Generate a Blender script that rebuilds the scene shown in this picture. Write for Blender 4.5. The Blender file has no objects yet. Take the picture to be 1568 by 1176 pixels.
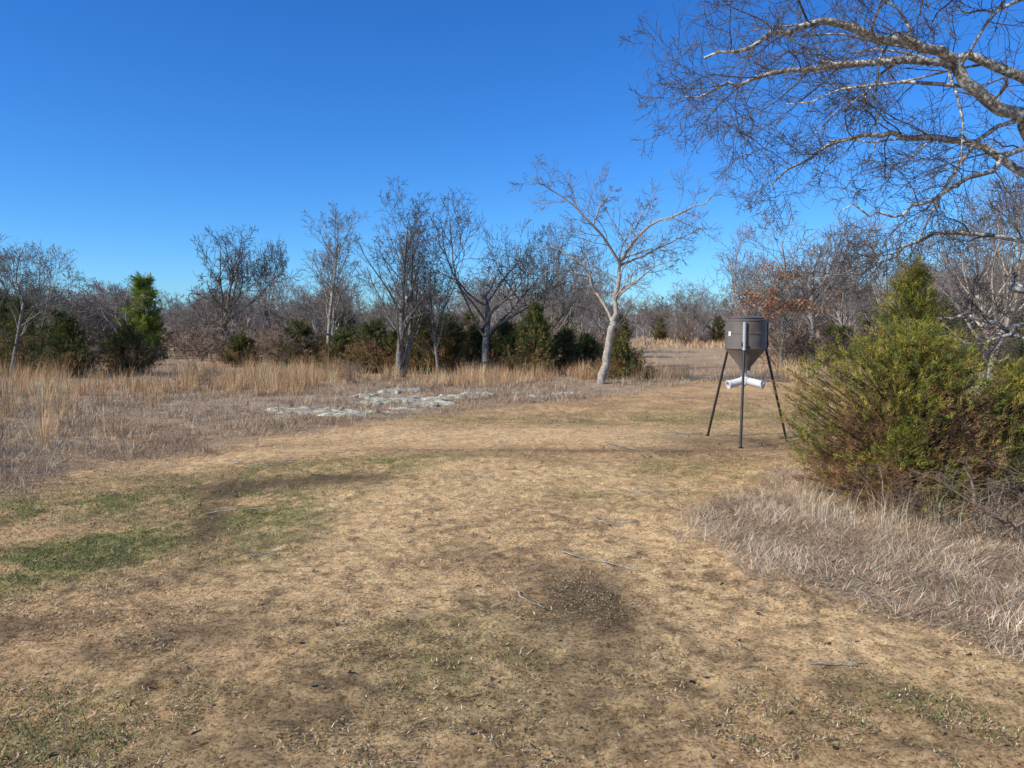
import bpy, math, random
import numpy as np
from mathutils import Vector, Matrix

RNG = np.random.default_rng(11)
scene = bpy.context.scene
scene.view_settings.view_transform = 'Standard'
scene.view_settings.look = 'None'
scene.view_settings.exposure = 0

# ------------------------------------------------------------------ noise
_T = np.random.default_rng(3).random((256, 256))
def vnoise(x, y, s=0):
    x = np.asarray(x, float) + s * 17.37; y = np.asarray(y, float) + s * 9.71
    xi = np.floor(x).astype(int); yi = np.floor(y).astype(int)
    fx = x - xi; fy = y - yi
    fx = fx * fx * (3 - 2 * fx); fy = fy * fy * (3 - 2 * fy)
    a = _T[xi % 256, yi % 256]; b = _T[(xi + 1) % 256, yi % 256]
    c = _T[xi % 256, (yi + 1) % 256]; d = _T[(xi + 1) % 256, (yi + 1) % 256]
    return (a * (1 - fx) + b * fx) * (1 - fy) + (c * (1 - fx) + d * fx) * fy
def fbm(x, y, s=0, o=4):
    v = 0; a = 0.5; t = 0
    for i in range(o):
        v = v + a * vnoise(x * 2 ** i, y * 2 ** i, s + i * 3); t += a; a *= 0.5
    return v / t
def sstep(a, b, x):
    t = np.clip((x - a) / (b - a), 0, 1)
    return t * t * (3 - 2 * t)

# ------------------------------------------------------------------ terrain
def height(x, y):
    x = np.asarray(x, float); y = np.asarray(y, float)
    r = np.sqrt(x * x + y * y)
    h = (fbm(x * 0.35, y * 0.35, 1, 3) - 0.5) * 0.16
    h = h + (fbm(x * 0.03, y * 0.03, 5, 2) - 0.5) * 1.0 * sstep(25, 80, r)
    h = h + (5 + 6 * fbm(x * 0.008, y * 0.008, 8, 2)) * sstep(150, 420, r)
    return h

def in_poly(x, y, poly):
    c = np.zeros(np.shape(x), bool); n = len(poly)
    for i in range(n):
        x1, y1 = poly[i]; x2, y2 = poly[(i + 1) % n]
        if y1 == y2: continue
        cond = ((y1 > y) != (y2 > y)) & (x < (x2 - x1) * (y - y1) / (y2 - y1) + x1)
        c ^= cond
    return c
LEFT = [(-5.6, -5), (-5.3, 7.9), (-5.2, 9.6), (-4.3, 11.0), (-3.9, 13.0), (-2.6, 14.4), (-1.2, 16.0), (1, 18.0),
        (4.0, 21.5), (6.0, 24), (11, 24), (14, 19), (12, 14), (40, 10), (700, 100), (700, 700), (-700, 700), (-700, -5)]
RIGHT = [(3.35, 9.3), (2.9, 8.2), (2.1, 7.5), (1.75, 6.8), (1.65, 5.9), (1.9, 5.25), (2.3, 4.7), (2.65, 4.25), (2.95, 3.8),
         (9, 2.5), (14, 5), (14, 10), (7, 10.5), (5, 10)]
def soft(x, y, poly, w, s):
    v = 0
    for k in range(4):
        nx = (fbm(x * 1.3, y * 1.3, s + k * 5, 4) - .5) * w * 3; ny = (fbm(x * 1.3, y * 1.3, s + 40 + k * 5, 4) - .5) * w * 3
        v = v + in_poly(x + nx, y + ny, poly)
    return v / 4.0
def blob(x, y, cx, cy, rx, ry, a=0):
    c, s = math.cos(a), math.sin(a)
    u = (x - cx) * c + (y - cy) * s; v = -(x - cx) * s + (y - cy) * c
    return np.exp(-((u / rx) ** 2 + (v / ry) ** 2))
def zones(x, y):
    x = np.asarray(x, float); y = np.asarray(y, float)
    n = fbm(x * 1.1, y * 1.1, 21, 4)
    left = soft(x, y, LEFT, 0.7, 30); right = soft(x, y, RIGHT, 0.5, 50)
    g = (1.4 * blob(x, y, -3.6, 5.6, 2.8, .55, 1.0) + 1.3 * blob(x, y, -3.8, 7.9, 2.0, .6, .5) + .7 * blob(x, y, -2.2, 9.6, 2.2, .45, .3)
         + .4 * blob(x, y, 2.2, 9.6, 1.3, .8) + .4 * blob(x, y, 0, 14.8, 4, .7) + .5 * blob(x, y, -.1, 4.0, .8, .8)
         + .3 * blob(x, y, 1.9, 3.4, .8, .5) + .6 * blob(x, y, -2.2, 3.2, .8, .6) + .3 * blob(x, y, 1.0, 8, 1.0, .5) + .8 * blob(x, y, -2.1, 6.6, .5, 1.0)
         + .3 * blob(x, y, 5, 15, 3, 1.6))
    g = np.clip(g * (0.25 + 1.5 * n), 0, 1)
    s = (1.3 * blob(x, y, -1.1, 7.3, .9, .9) + 1.2 * blob(x, y, -1.4, 5.7, .6, 1.2, .3) + 1.3 * blob(x, y, 1.35, 6.2, .55, 1.2) + 1.0 * blob(x, y, -1.0, 4.6, .9, .5)
         + 1.2 * blob(x, y, 2.0, 4.4, 1.2, .4, -.9) + 1.3 * blob(x, y, -.3, 12.4, 3.6, 1.1) + 1.1 * blob(x, y, .3, 9, 2.6, .9)
         + .8 * blob(x, y, -.4, 3.4, .8, .5) + 1.0 * blob(x, y, -3.6, 10.3, 1.6, .45, .55) + .9 * blob(x, y, .9, 4.2, .7, .5) + .9 * blob(x, y, 2.1, 12.5, 1.4, .9)
         + .6 * blob(x, y, 0, 6.5, 3, 2.5))
    s = np.clip(s * (0.3 + 1.5 * fbm(x * 1.7, y * 1.7, 61, 4)), 0, 1)
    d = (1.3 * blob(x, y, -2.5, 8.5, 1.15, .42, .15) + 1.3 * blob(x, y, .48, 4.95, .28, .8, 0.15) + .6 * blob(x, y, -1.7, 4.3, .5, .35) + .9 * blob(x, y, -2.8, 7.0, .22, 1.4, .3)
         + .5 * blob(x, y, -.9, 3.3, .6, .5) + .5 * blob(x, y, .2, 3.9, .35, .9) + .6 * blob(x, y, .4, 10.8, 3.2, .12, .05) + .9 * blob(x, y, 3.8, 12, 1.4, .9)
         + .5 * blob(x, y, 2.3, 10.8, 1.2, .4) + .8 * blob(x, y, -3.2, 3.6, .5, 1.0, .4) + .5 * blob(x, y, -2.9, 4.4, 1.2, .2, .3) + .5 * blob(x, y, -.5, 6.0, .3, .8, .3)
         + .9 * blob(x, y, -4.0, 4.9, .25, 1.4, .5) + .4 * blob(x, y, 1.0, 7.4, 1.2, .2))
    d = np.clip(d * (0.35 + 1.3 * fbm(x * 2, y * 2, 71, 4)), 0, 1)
    return left, right, g, s, d

SAND = np.array([.90, .605, .285]); OCH = np.array([.73, .465, .215]); BRN = np.array([.40, .25, .125]); DRK = np.array([.15, .10, .055])
GRN = np.array([.185, .205, .055]); STR = np.array([.52, .38, .24]); STG = np.array([.36, .265, .175]); WOOD = np.array([.17, .13, .095])
def gcol(x, y):
    left, right, g, s, d = zones(x, y)
    n1 = fbm(x * 2.3, y * 2.3, 81, 5); n2 = fbm(x * .5, y * .5, 91, 3); n3 = fbm(x * 7, y * 7, 95, 4); n4 = fbm(x * 9, y * 9, 97, 3)
    def mix(a, b, t): return a * (1 - t[..., None]) + b * t[..., None]
    c = mix(np.broadcast_to(OCH, x.shape + (3,)), BRN, np.clip(sstep(.42, .62, n1) * .6, 0, 1))
    c = mix(c, SAND, s * .92)
    c = mix(c, BRN, sstep(.48, .60, n3) * .30)
    c = mix(c, GRN, g * sstep(.3, .55, n3 * .5 + n1 * .5) * .9)
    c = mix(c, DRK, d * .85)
    nr = 1 - sstep(6, 10, np.sqrt(x * x + y * y))
    c = mix(c, DRK * 1.5, sstep(.54, .66, n4) * (.12 + .5 * sstep(.42, .58, n1)) * nr)
    c = mix(c, SAND, sstep(.56, .68, 1 - n4) * .35 * nr * (1 - d))
    dry = mix(np.broadcast_to(STG, x.shape + (3,)), STR, sstep(.35, .65, n1)); dry = mix(dry, BRN, sstep(.45, .7, n2) * .6)
    c = mix(c, dry, np.maximum(left, right) * .92)
    far = sstep(22, 45, y); c = mix(c, np.array([.48, .35, .21]) * (.7 + .6 * n1[..., None]), far * .8)
    r = np.sqrt(x * x + y * y); c = mix(c, WOOD * (.7 + .6 * n1[..., None]), sstep(85, 130, r))
    return c

# ------------------------------------------------------------------ mesh helpers
def mk_mesh(name, V, faces, col=None, mat=None, smooth=False, coll=None, mat2=None, mid=None):
    me = bpy.data.meshes.new(name)
    V = np.ascontiguousarray(V, dtype=np.float32)
    me.vertices.add(len(V)); me.vertices.foreach_set('co', V.ravel())
    idx = np.concatenate([f.ravel() for f in faces]).astype(np.int32)
    sizes = np.concatenate([np.full(len(f), f.shape[1]) for f in faces]).astype(np.int32)
    starts = np.concatenate([[0], np.cumsum(sizes)[:-1]]).astype(np.int32)
    me.loops.add(len(idx)); me.loops.foreach_set('vertex_index', idx)
    me.polygons.add(len(sizes)); me.polygons.foreach_set('loop_start', starts)
    if smooth: me.polygons.foreach_set('use_smooth', np.ones(len(sizes), bool))
    if col is not None:
        a = me.attributes.new('Col', 'FLOAT_COLOR', 'POINT')
        c = np.ones((len(V), 4), np.float32); c[:, :3] = col
        a.data.foreach_set('color', c.ravel())
    if mat: me.materials.append(mat)
    if mat2 is not None:
        me.materials.append(mat2)
        me.polygons.foreach_set('material_index', np.concatenate([np.full(len(f), m) for f, m in zip(faces, mid)]).astype(np.int32))
    me.update(calc_edges=True)
    ob = bpy.data.objects.new(name, me)
    (coll or scene.collection).objects.link(ob)
    return ob

def norm(a): return a / np.maximum(np.linalg.norm(a, axis=-1, keepdims=True), 1e-9)
def blade_geo(P, D1, D2, L, W, side):
    n = len(P); L = np.broadcast_to(L, n)[:, None]; W = np.broadcast_to(W, n)[:, None]
    M = P + D1 * L * .5; T = M + D2 * L * .5
    V = np.stack([P - side * W * .5, P + side * W * .5, M - side * W * .45, M + side * W * .45, T], 1).reshape(-1, 3)
    b = (np.arange(n) * 5)[:, None]
    F = np.concatenate([b + [0, 1, 3], b + [0, 3, 2], b + [2, 3, 4]], 0)
    return V, F
def grass(x, y, L, W, lean, bend, col, lift=0.0, az=None, seed=0):
    r = np.random.default_rng(seed); n = len(x)
    if az is None: az = r.random(n) * 2 * math.pi
    h = np.stack([np.cos(az), np.sin(az), np.zeros(n)], 1); up = np.array([0, 0, 1.0])
    D1 = h * np.sin(lean)[:, None] + up * np.cos(lean)[:, None]
    l2 = np.minimum(lean + bend, 1.75); D2 = h * np.sin(l2)[:, None] + up * np.cos(l2)[:, None]
    a2 = az + math.pi / 2 + r.normal(0, .6, n)
    side = np.stack([np.cos(a2), np.sin(a2), np.zeros(n)], 1)
    P = np.stack([x, y, height(x, y) + lift], 1)
    V, F = blade_geo(P, D1, D2, L, W, side)
    return V, F, np.repeat(col, 5, axis=0)
def merge(parts):
    Vs, Fs, Cs = [], [], []; o = 0
    for V, F, C in parts:
        Vs.append(V); Fs.append(F + o); Cs.append(C); o += len(V)
    return np.concatenate(Vs), np.concatenate(Fs), np.concatenate(Cs)
def pal(n, cols, wts, seed, var=.18):
    r = np.random.default_rng(seed); cols = np.array(cols); w = np.array(wts, float); w /= w.sum()
    c = cols[r.choice(len(cols), n, p=w)]
    return np.clip(c * (1 + r.normal(0, var, (n, 1))) * (1 + r.normal(0, .04, (n, 3))), .01, .85)

# ------------------------------------------------------------------ materials
def nmat(name):
    m = bpy.data.materials.new(name); m.use_nodes = True
    nt = m.node_tree; b = nt.nodes['Principled BSDF']; return m, nt, b
def col_mat(name, rough=.85, trans=0.0, spec=.25):
    m, nt, b = nmat(name)
    a = nt.nodes.new('ShaderNodeAttribute'); a.attribute_name = 'Col'
    nt.links.new(a.outputs['Color'], b.inputs['Base Color'])
    b.inputs['Roughness'].default_value = rough; b.inputs['Specular IOR Level'].default_value = spec
    if trans > 0:
        t = nt.nodes.new('ShaderNodeBsdfTranslucent'); mx = nt.nodes.new('ShaderNodeMixShader')
        nt.links.new(a.outputs['Color'], t.inputs['Color']); mx.inputs[0].default_value = trans
        nt.links.new(b.outputs[0], mx.inputs[1]); nt.links.new(t.outputs[0], mx.inputs[2])
        nt.links.new(mx.outputs[0], nt.nodes['Material Output'].inputs[0])
    return m
def noise_node(nt, scale, detail=6, rough=.6, kind='ShaderNodeTexNoise'):
    tc = nt.nodes.new('ShaderNodeTexCoord'); n = nt.nodes.new(kind); n.inputs['Scale'].default_value = scale
    if kind == 'ShaderNodeTexNoise':
        n.inputs['Detail'].default_value = detail; n.inputs['Roughness'].default_value = rough
    nt.links.new(tc.outputs['Object'], n.inputs['Vector']); return n
def ramp(nt, src, stops):
    r = nt.nodes.new('ShaderNodeValToRGB'); nt.links.new(src, r.inputs[0])
    e = r.color_ramp.elements
    while len(e) < len(stops): e.new(.5)
    for i, (p, c) in enumerate(stops): e[i].position = p; e[i].color = (*c, 1)
    return r
def bark_mat(name, c1, c2, lich, lo=.5, hi=.62, scale=9):
    m, nt, b = nmat(name)
    n = noise_node(nt, scale, 8, .7); n2 = noise_node(nt, scale * 2.7, 6, .7)
    r1 = ramp(nt, n.outputs[0], [(.35, c1), (.65, c2)]); r2 = ramp(nt, n2.outputs[0], [(lo, (0, 0, 0)), (hi, (1, 1, 1))])
    mx = nt.nodes.new('ShaderNodeMix'); mx.data_type = 'RGBA'
    nt.links.new(r2.outputs[0], mx.inputs[0]); nt.links.new(r1.outputs[0], mx.inputs[6]); mx.inputs[7].default_value = (*lich, 1)
    nt.links.new(mx.outputs[2], b.inputs['Base Color']); b.inputs['Roughness'].default_value = .9; b.inputs['Specular IOR Level'].default_value = .2
    bp = nt.nodes.new('ShaderNodeBump'); bp.inputs['Strength'].default_value = .6; bp.inputs['Distance'].default_value = .02
    nt.links.new(n2.outputs[0], bp.inputs['Height']); nt.links.new(bp.outputs[0], b.inputs['Normal'])
    return m
def twig_mat(name, c):
    m, nt, b = nmat(name); n = noise_node(nt, 5, 2)
    r = ramp(nt, n.outputs[0], [(.3, tuple(v * .7 for v in c)), (.7, tuple(v * 1.3 for v in c))])
    nt.links.new(r.outputs[0], b.inputs['Base Color']); b.inputs['Roughness'].default_value = .8; b.inputs['Specular IOR Level'].default_value = .2; return m
M_GRASS = col_mat('dry_grass_mat', .8, .2)
M_LEAF = col_mat('foliage_mat', .7, .3)
M_LITTER = col_mat('litter_mat', .9)
M_BARK_DK = bark_mat('bark_dark', (.07, .058, .048), (.20, .17, .135), (.36, .34, .29), .48, .64)
M_BARK_LT = bark_mat('bark_light', (.22, .18, .14), (.44, .38, .29), (.60, .56, .46), .5, .65)
M_BARK_NEAR = bark_mat('bark_lichen', (.12, .10, .08), (.30, .255, .20), (.66, .64, .54), .48, .56, 7)
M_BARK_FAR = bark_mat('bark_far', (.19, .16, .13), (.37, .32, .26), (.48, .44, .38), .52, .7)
M_BRUSH = twig_mat('brush_twig', (.27, .195, .135))
M_TWIG_DK = twig_mat('twig_dark', (.11, .09, .072))
M_TWIG_LT = twig_mat('twig_light', (.20, .165, .13))
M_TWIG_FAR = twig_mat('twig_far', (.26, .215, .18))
TW = {M_BARK_DK.name: M_TWIG_DK, M_BARK_LT.name: M_TWIG_LT, M_BARK_NEAR.name: M_TWIG_DK, M_BARK_FAR.name: M_TWIG_FAR, M_BRUSH.name: M_BRUSH}

# ------------------------------------------------------------------ ground
def lines(a0, a1, fine, lim, g):
    pos = [0.0]
    v = 0.0; st = fine
    while v < lim:
        if v > a1: st *= g
        v += st; pos.append(v)
    return np.array(pos)
xp = lines(0, 4.2, .028, 900, 1.04)
xs = np.concatenate([-xp[::-1][:-1], xp])
yp = 2.2 + lines(0, 7.0, .028, 900, 1.03); yn = 2.2 - lines(0, .1, .1, 60, 1.25)[1:][::-1]
ys = np.concatenate([yn, yp])
X, Y = np.meshgrid(xs, ys)
r = np.sqrt(X * X + Y * Y)
Z = height(X, Y)
near = 1 - sstep(9, 14, r)
Z = Z + ((fbm(X * 5, Y * 5, 101, 3) - .5) * .035 + (fbm(X * 14, Y * 14, 105, 2) - .5) * .030) * near
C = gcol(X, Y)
nx, ny = len(xs), len(ys)
I = (np.arange(ny - 1)[:, None] * nx + np.arange(nx - 1)[None, :]).ravel()
F = np.stack([I, I + 1, I + nx + 1, I + nx], 1)
mg, nt, b = nmat('ground_mat')
at = nt.nodes.new('ShaderNodeAttribute'); at.attribute_name = 'Col'
n1 = noise_node(nt, 11, 12, .78); n2 = noise_node(nt, 48, 8, .8)
r1 = ramp(nt, n1.outputs[0], [(.38, (.42, .36, .29)), (.47, (.92, .9, .87)), (.58, (1.28, 1.28, 1.28))])
r2 = ramp(nt, n2.outputs[0], [(.40, (.26, .21, .16)), (.47, (.97, .97, .97)), (.60, (1.34, 1.34, 1.36))])
m1 = nt.nodes.new('ShaderNodeMix'); m1.data_type = 'RGBA'; m1.blend_type = 'MULTIPLY'; m1.inputs[0].default_value = .75
m2 = nt.nodes.new('ShaderNodeMix'); m2.data_type = 'RGBA'; m2.blend_type = 'MULTIPLY'; m2.inputs[0].default_value = .9
nt.links.new(at.outputs['Color'], m1.inputs[6]); nt.links.new(r1.outputs[0], m1.inputs[7])
nt.links.new(m1.outputs[2], m2.inputs[6]); nt.links.new(r2.outputs[0], m2.inputs[7])
nt.links.new(m2.outputs[2], b.inputs['Base Color']); b.inputs['Roughness'].default_value = .95; b.inputs['Specular IOR Level'].default_value = .1
ad = nt.nodes.new('ShaderNodeMath'); ad.operation = 'ADD'
nt.links.new(n1.outputs[0], ad.inputs[0]); nt.links.new(n2.outputs[0], ad.inputs[1])
bp = nt.nodes.new('ShaderNodeBump'); bp.inputs['Strength'].default_value = .9; bp.inputs['Distance'].default_value = .03
nt.links.new(ad.outputs[0], bp.inputs['Height']); nt.links.new(bp.outputs[0], b.inputs['Normal'])
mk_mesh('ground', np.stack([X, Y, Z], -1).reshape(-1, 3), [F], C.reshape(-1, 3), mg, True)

# ------------------------------------------------------------------ short ground cover / debris in the clearing
N = 450000
y = 2.3 * np.exp(RNG.random(N) * math.log(20 / 2.3)); x = (RNG.random(N) * 2 - 1) * (y * .72 + .8)
left, right, g, s, d = zones(x, y)
cl = fbm(x * 3.5, y * 3.5, 111, 4)
keep = (RNG.random(N) < np.clip(.08 + 1.7 * sstep(.45, .60, cl) + .8 * (g > .35), 0, 1) * (1 - .7 * s) * (1 - .75 * (d > .55))) & (y > 2.2)
x, y, g, s = x[keep], y[keep], g[keep], s[keep]; n = len(x)
isg = RNG.random(n) < g * .8 + .04
col = np.where(isg[:, None], pal(n, [(.17, .21, .055), (.23, .26, .075), (.11, .135, .04)], [3, 2, 1.5], 1),
               pal(n, [(.58, .41, .21), (.36, .235, .115), (.17, .11, .06), (.74, .6, .38)], [2.4, 3, 3.4, 1], 2))
sc = np.clip(.6 + y * .06, .7, 1.6)
L = RNG.uniform(.012, .040, n) * sc * np.where(isg, .8, 1.0); Wd = RNG.uniform(.003, .007, n) * sc
lean = np.where(isg, RNG.uniform(.3, 1.2, n), RNG.uniform(.95, 1.5, n))
V, F, Cc = grass(x, y, L, Wd, lean, RNG.uniform(-.2, .5, n), col, lift=.006, seed=5)
mk_mesh('ground_litter', V, [F], Cc, M_LITTER)

n = 420
y = 2.6 * np.exp(RNG.random(n) * math.log(14 / 2.6)); x = (RNG.random(n) * 2 - 1) * (y * .7 + .5)
P = np.stack([x, y, height(x, y) + .012], 1); az = RNG.random(n) * 6.28
A = np.stack([np.cos(az), np.sin(az), RNG.normal(0, .35, n)], 1); B = np.stack([-np.sin(az), np.cos(az), RNG.normal(0, .5, n)], 1)
l = RNG.uniform(.008, .022, n)[:, None]; w = l * .5
V = np.stack([P - A * l, P - A * l * .3 + B * w, P + A * l * .4 + B * w * .8, P + A * l, P + A * l * .3 - B * w + [0, 0, .012], P - A * l * .4 - B * w * .9], 1).reshape(-1, 3)
b0 = (np.arange(n) * 6)[:, None]
mk_mesh('fallen_leaves', V, [b0 + [0, 1, 2, 5], b0 + [5, 2, 3, 4]], np.repeat(pal(n, [(.24, .15, .08), (.30, .21, .12), (.13, .085, .05)], [3, 1, 3], 4), 6, axis=0), M_LITTER)

n = 500
x = .50 + RNG.normal(0, .14, n); y = 5.0 + RNG.normal(0, .40, n); x += (y - 4.95) * -.1
P = np.stack([x, y, height(x, y) + .012], 1)
oc = np.array([(1, 0, 0), (0, 1, 0), (-1, 0, 0), (0, -1, 0), (0, 0, 1), (0, 0, -1)]) * RNG.uniform(.6, 1.2, (n, 1, 1)) * .0048
V = (P[:, None, :] + oc).reshape(-1, 3); b0 = (np.arange(n) * 6)[:, None]
F = np.concatenate([b0 + f for f in ([0, 1, 4], [1, 2, 4], [2, 3, 4], [3, 0, 4], [1, 0, 5], [2, 1, 5], [3, 2, 5], [0, 3, 5])])
mk_mesh('corn_kernels', V, [F], np.repeat(pal(n, [(.5, .42, .25), (.38, .32, .16), (.3, .25, .15)], [2, 2, 1], 6), 6, axis=0), M_LITTER)

# ------------------------------------------------------------------ dry grass
STRAWS = [(.68, .51, .33), (.55, .40, .25), (.38, .275, .17), (.80, .66, .46), (.53, .35, .20)]
DKST = (.24, .17, .105)
parts = []
N = 300000
x = RNG.uniform(1.2, 9, N); y = RNG.uniform(3.2, 11, N)
_, right, *_ = zones(x, y); cl = fbm(x * 1.8, y * 1.8, 121, 3)
k = (RNG.random(N) < right * (.25 + .9 * sstep(.3, .6, cl))) & (RNG.random(N) < np.clip(1.25 - (y - 3) * .07, .35, 1)) & (x < y * .75 + 1.5)
x, y = x[k], y[k]; n = len(x)
az = fbm(x * 1.6, y * 1.6, 131, 2) * 14 + RNG.normal(0, 1.3, n)
hgt = .35 + .9 * fbm(x * 1.3, y * 1.3, 140, 2)
cdens = pal(n, STRAWS + [DKST], [3, 3, 2, 2.2, 1, 1.2], 7) * (.75 + .5 * fbm(x * 2.2, y * 2.2, 145, 3))[:, None]
parts.append(grass(x, y, RNG.uniform(.06, .22, n) * hgt, RNG.uniform(.002, .0045, n), RNG.uniform(.7, 1.5, n), RNG.uniform(.0, .7, n), cdens, az=az, seed=8, lift=.012))
N = 260000
y = 6 * np.exp(RNG.random(N) * math.log(30 / 6)); x = RNG.uniform(-1, 1, N) * (y * .75 + 1)
left, _, *_ = zones(x, y); cl = fbm(x * .9, y * .9, 151, 3)
k = (RNG.random(N) < left * (.08 + 1.1 * sstep(.38, .62, cl)))
x, y, cl = x[k], y[k], cl[k]; n = len(x)
hgt = (.26 + .85 * sstep(.42, .7, cl)) * (.6 + .35 * sstep(8, 16, y))
c = pal(n, STRAWS + [DKST], [2, 3, 3, 1.0, 1.8, 3], 9) * (.42 + 1.0 * fbm(x * .8, y * .8, 155, 4))[:, None]
parts.append(grass(x, y, RNG.uniform(.08, .32, n) * hgt, RNG.uniform(.003, .006, n) * np.clip(y / 11, 1, 2.0), RNG.uniform(.35, 1.45, n), RNG.uniform(.2, .9, n), c, seed=10))
def tufts(cx, cy, nb, rad, Lr, Wr, leanmax, cols, wts, seed, bend=(.1, .6)):
    r = np.random.default_rng(seed); m = len(cx); nb_ = nb
    az = r.random((m, nb_)) * 6.283; rr = r.random((m, nb_)) ** .7 * rad
    x = (cx[:, None] + np.cos(az) * rr).ravel(); y = (cy[:, None] + np.sin(az) * rr).ravel()
    hs = np.repeat(r.uniform(.5, 1.3, m), nb_); n = m * nb_
    tc = np.repeat(1 + r.normal(0, .22, (m, 1)), nb_, axis=0)
    return grass(x, y, r.uniform(*Lr, n) * hs, r.uniform(*Wr, n), r.random(n) ** 1.3 * leanmax, r.uniform(*bend, n), np.clip(pal(n, cols, wts, seed) * tc, .01, .8), az=az.ravel() + r.normal(0, .4, n), seed=seed)
GOLD = [(.70, .43, .205), (.60, .355, .16), (.80, .56, .31), (.44, .27, .135)]
def scatter(n, xr, yr, dens, seed):
    r = np.random.default_rng(seed); x = r.uniform(*xr, n); y = r.uniform(*yr, n)
    k = r.random(n) < dens(x, y); return x[k], y[k]
cx, cy = scatter(620, (-22, -5.5), (19.5, 28), lambda x, y: (x > -y * .75) * sstep(.47, .62, fbm(x * .45, y * .45, 161, 3)) * .9, 12)
parts.append(tufts(cx, cy, 40, .16, (.3, .9), (.005, .009), .55, GOLD, [3, 3, 2, 2], 13, (.0, .35)))
cx, cy = scatter(950, (-9, 6), (21.5, 28), lambda x, y: (y > 21 + np.maximum(x - 1, 0) * .9) * sstep(.45, .6, fbm(x * .5, y * .5, 171, 3)), 14)
parts.append(tufts(cx, cy, 36, .18, (.2, .65), (.006, .010), .6, GOLD + STRAWS[:2], [3, 3, 1, 2, 2, 2], 15, (.0, .45)))
cx = np.array([-6.6, -8.3, -8.9, -10.2, -9.6, -7.9, -9.2, -9.9, -10.4, -11.5, -11, -8.4, -6.9, -7.6]); cy = np.array([12.6, 14, 15.2, 15.5, 14.5, 16.8, 17, 16.2, 16.9, 17.4, 18.3, 18.2, 11.2, 12.3])
parts.append(tufts(cx, cy, 60, .2, (.35, .95), (.004, .007), .45, GOLD, [3, 3, 2, 2], 16, (.0, .3)))
cx, cy = scatter(110, (2.7, 5.9), (6.2, 7.3), lambda x, y: x * 0 + .8, 17)
parts.append(tufts(cx, cy, 26, .12, (.12, .42), (.002, .004), .9, STRAWS, [3, 3, 2, 3, 1], 18))
cx, cy = scatter(3400, (-12, 9), (8, 24), lambda x, y: zones(x, y)[0] * .55, 19)
parts.append(tufts(cx, cy, 22, .10, (.08, .28), (.004, .007), 1.1, STRAWS + [DKST], [2, 3, 2, 1, 1.5, 2.5], 20))
V, F, Cc = merge(parts)
mk_mesh('dry_grass', V, [F], Cc, M_GRASS)
parts = []
N = 80000
y = 26 * np.exp(RNG.random(N) * math.log(110 / 26)); x = RNG.uniform(-1, 1, N) * (y * .75 + 2)
k = RNG.random(N) < .10 + sstep(.40, .64, fbm(x * .15, y * .15, 181, 3)) * np.where(x < 2, .4, 1); x, y = x[k], y[k]; n = len(x)
path = (x / y > .13) & (x / y < .32) & (y < 58)
k = ~(path & (RNG.random(n) < .93)); x, y = x[k], y[k]; n = len(x)
parts.append(grass(x, y, RNG.uniform(.15, .45, n) + .15 * (y > 50), RNG.uniform(.012, .02, n) * y / 30, RNG.uniform(0, .6, n), RNG.uniform(.1, .5, n), pal(n, GOLD + STRAWS[:3], [2, 2, 2, 2, 2, 2, 1], 21), seed=22))
cx, cy = scatter(600, (7, 34), (22, 46), lambda x, y: (x / y > .34) * .6, 23)
parts.append(tufts(cx, cy, 30, .2, (.3, .75), (.009, .015), .5, GOLD, [3, 3, 2, 2], 24, (.0, .4)))
V, F, Cc = merge(parts)
mk_mesh('field_grass', V, [F], Cc, M_GRASS)

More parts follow.
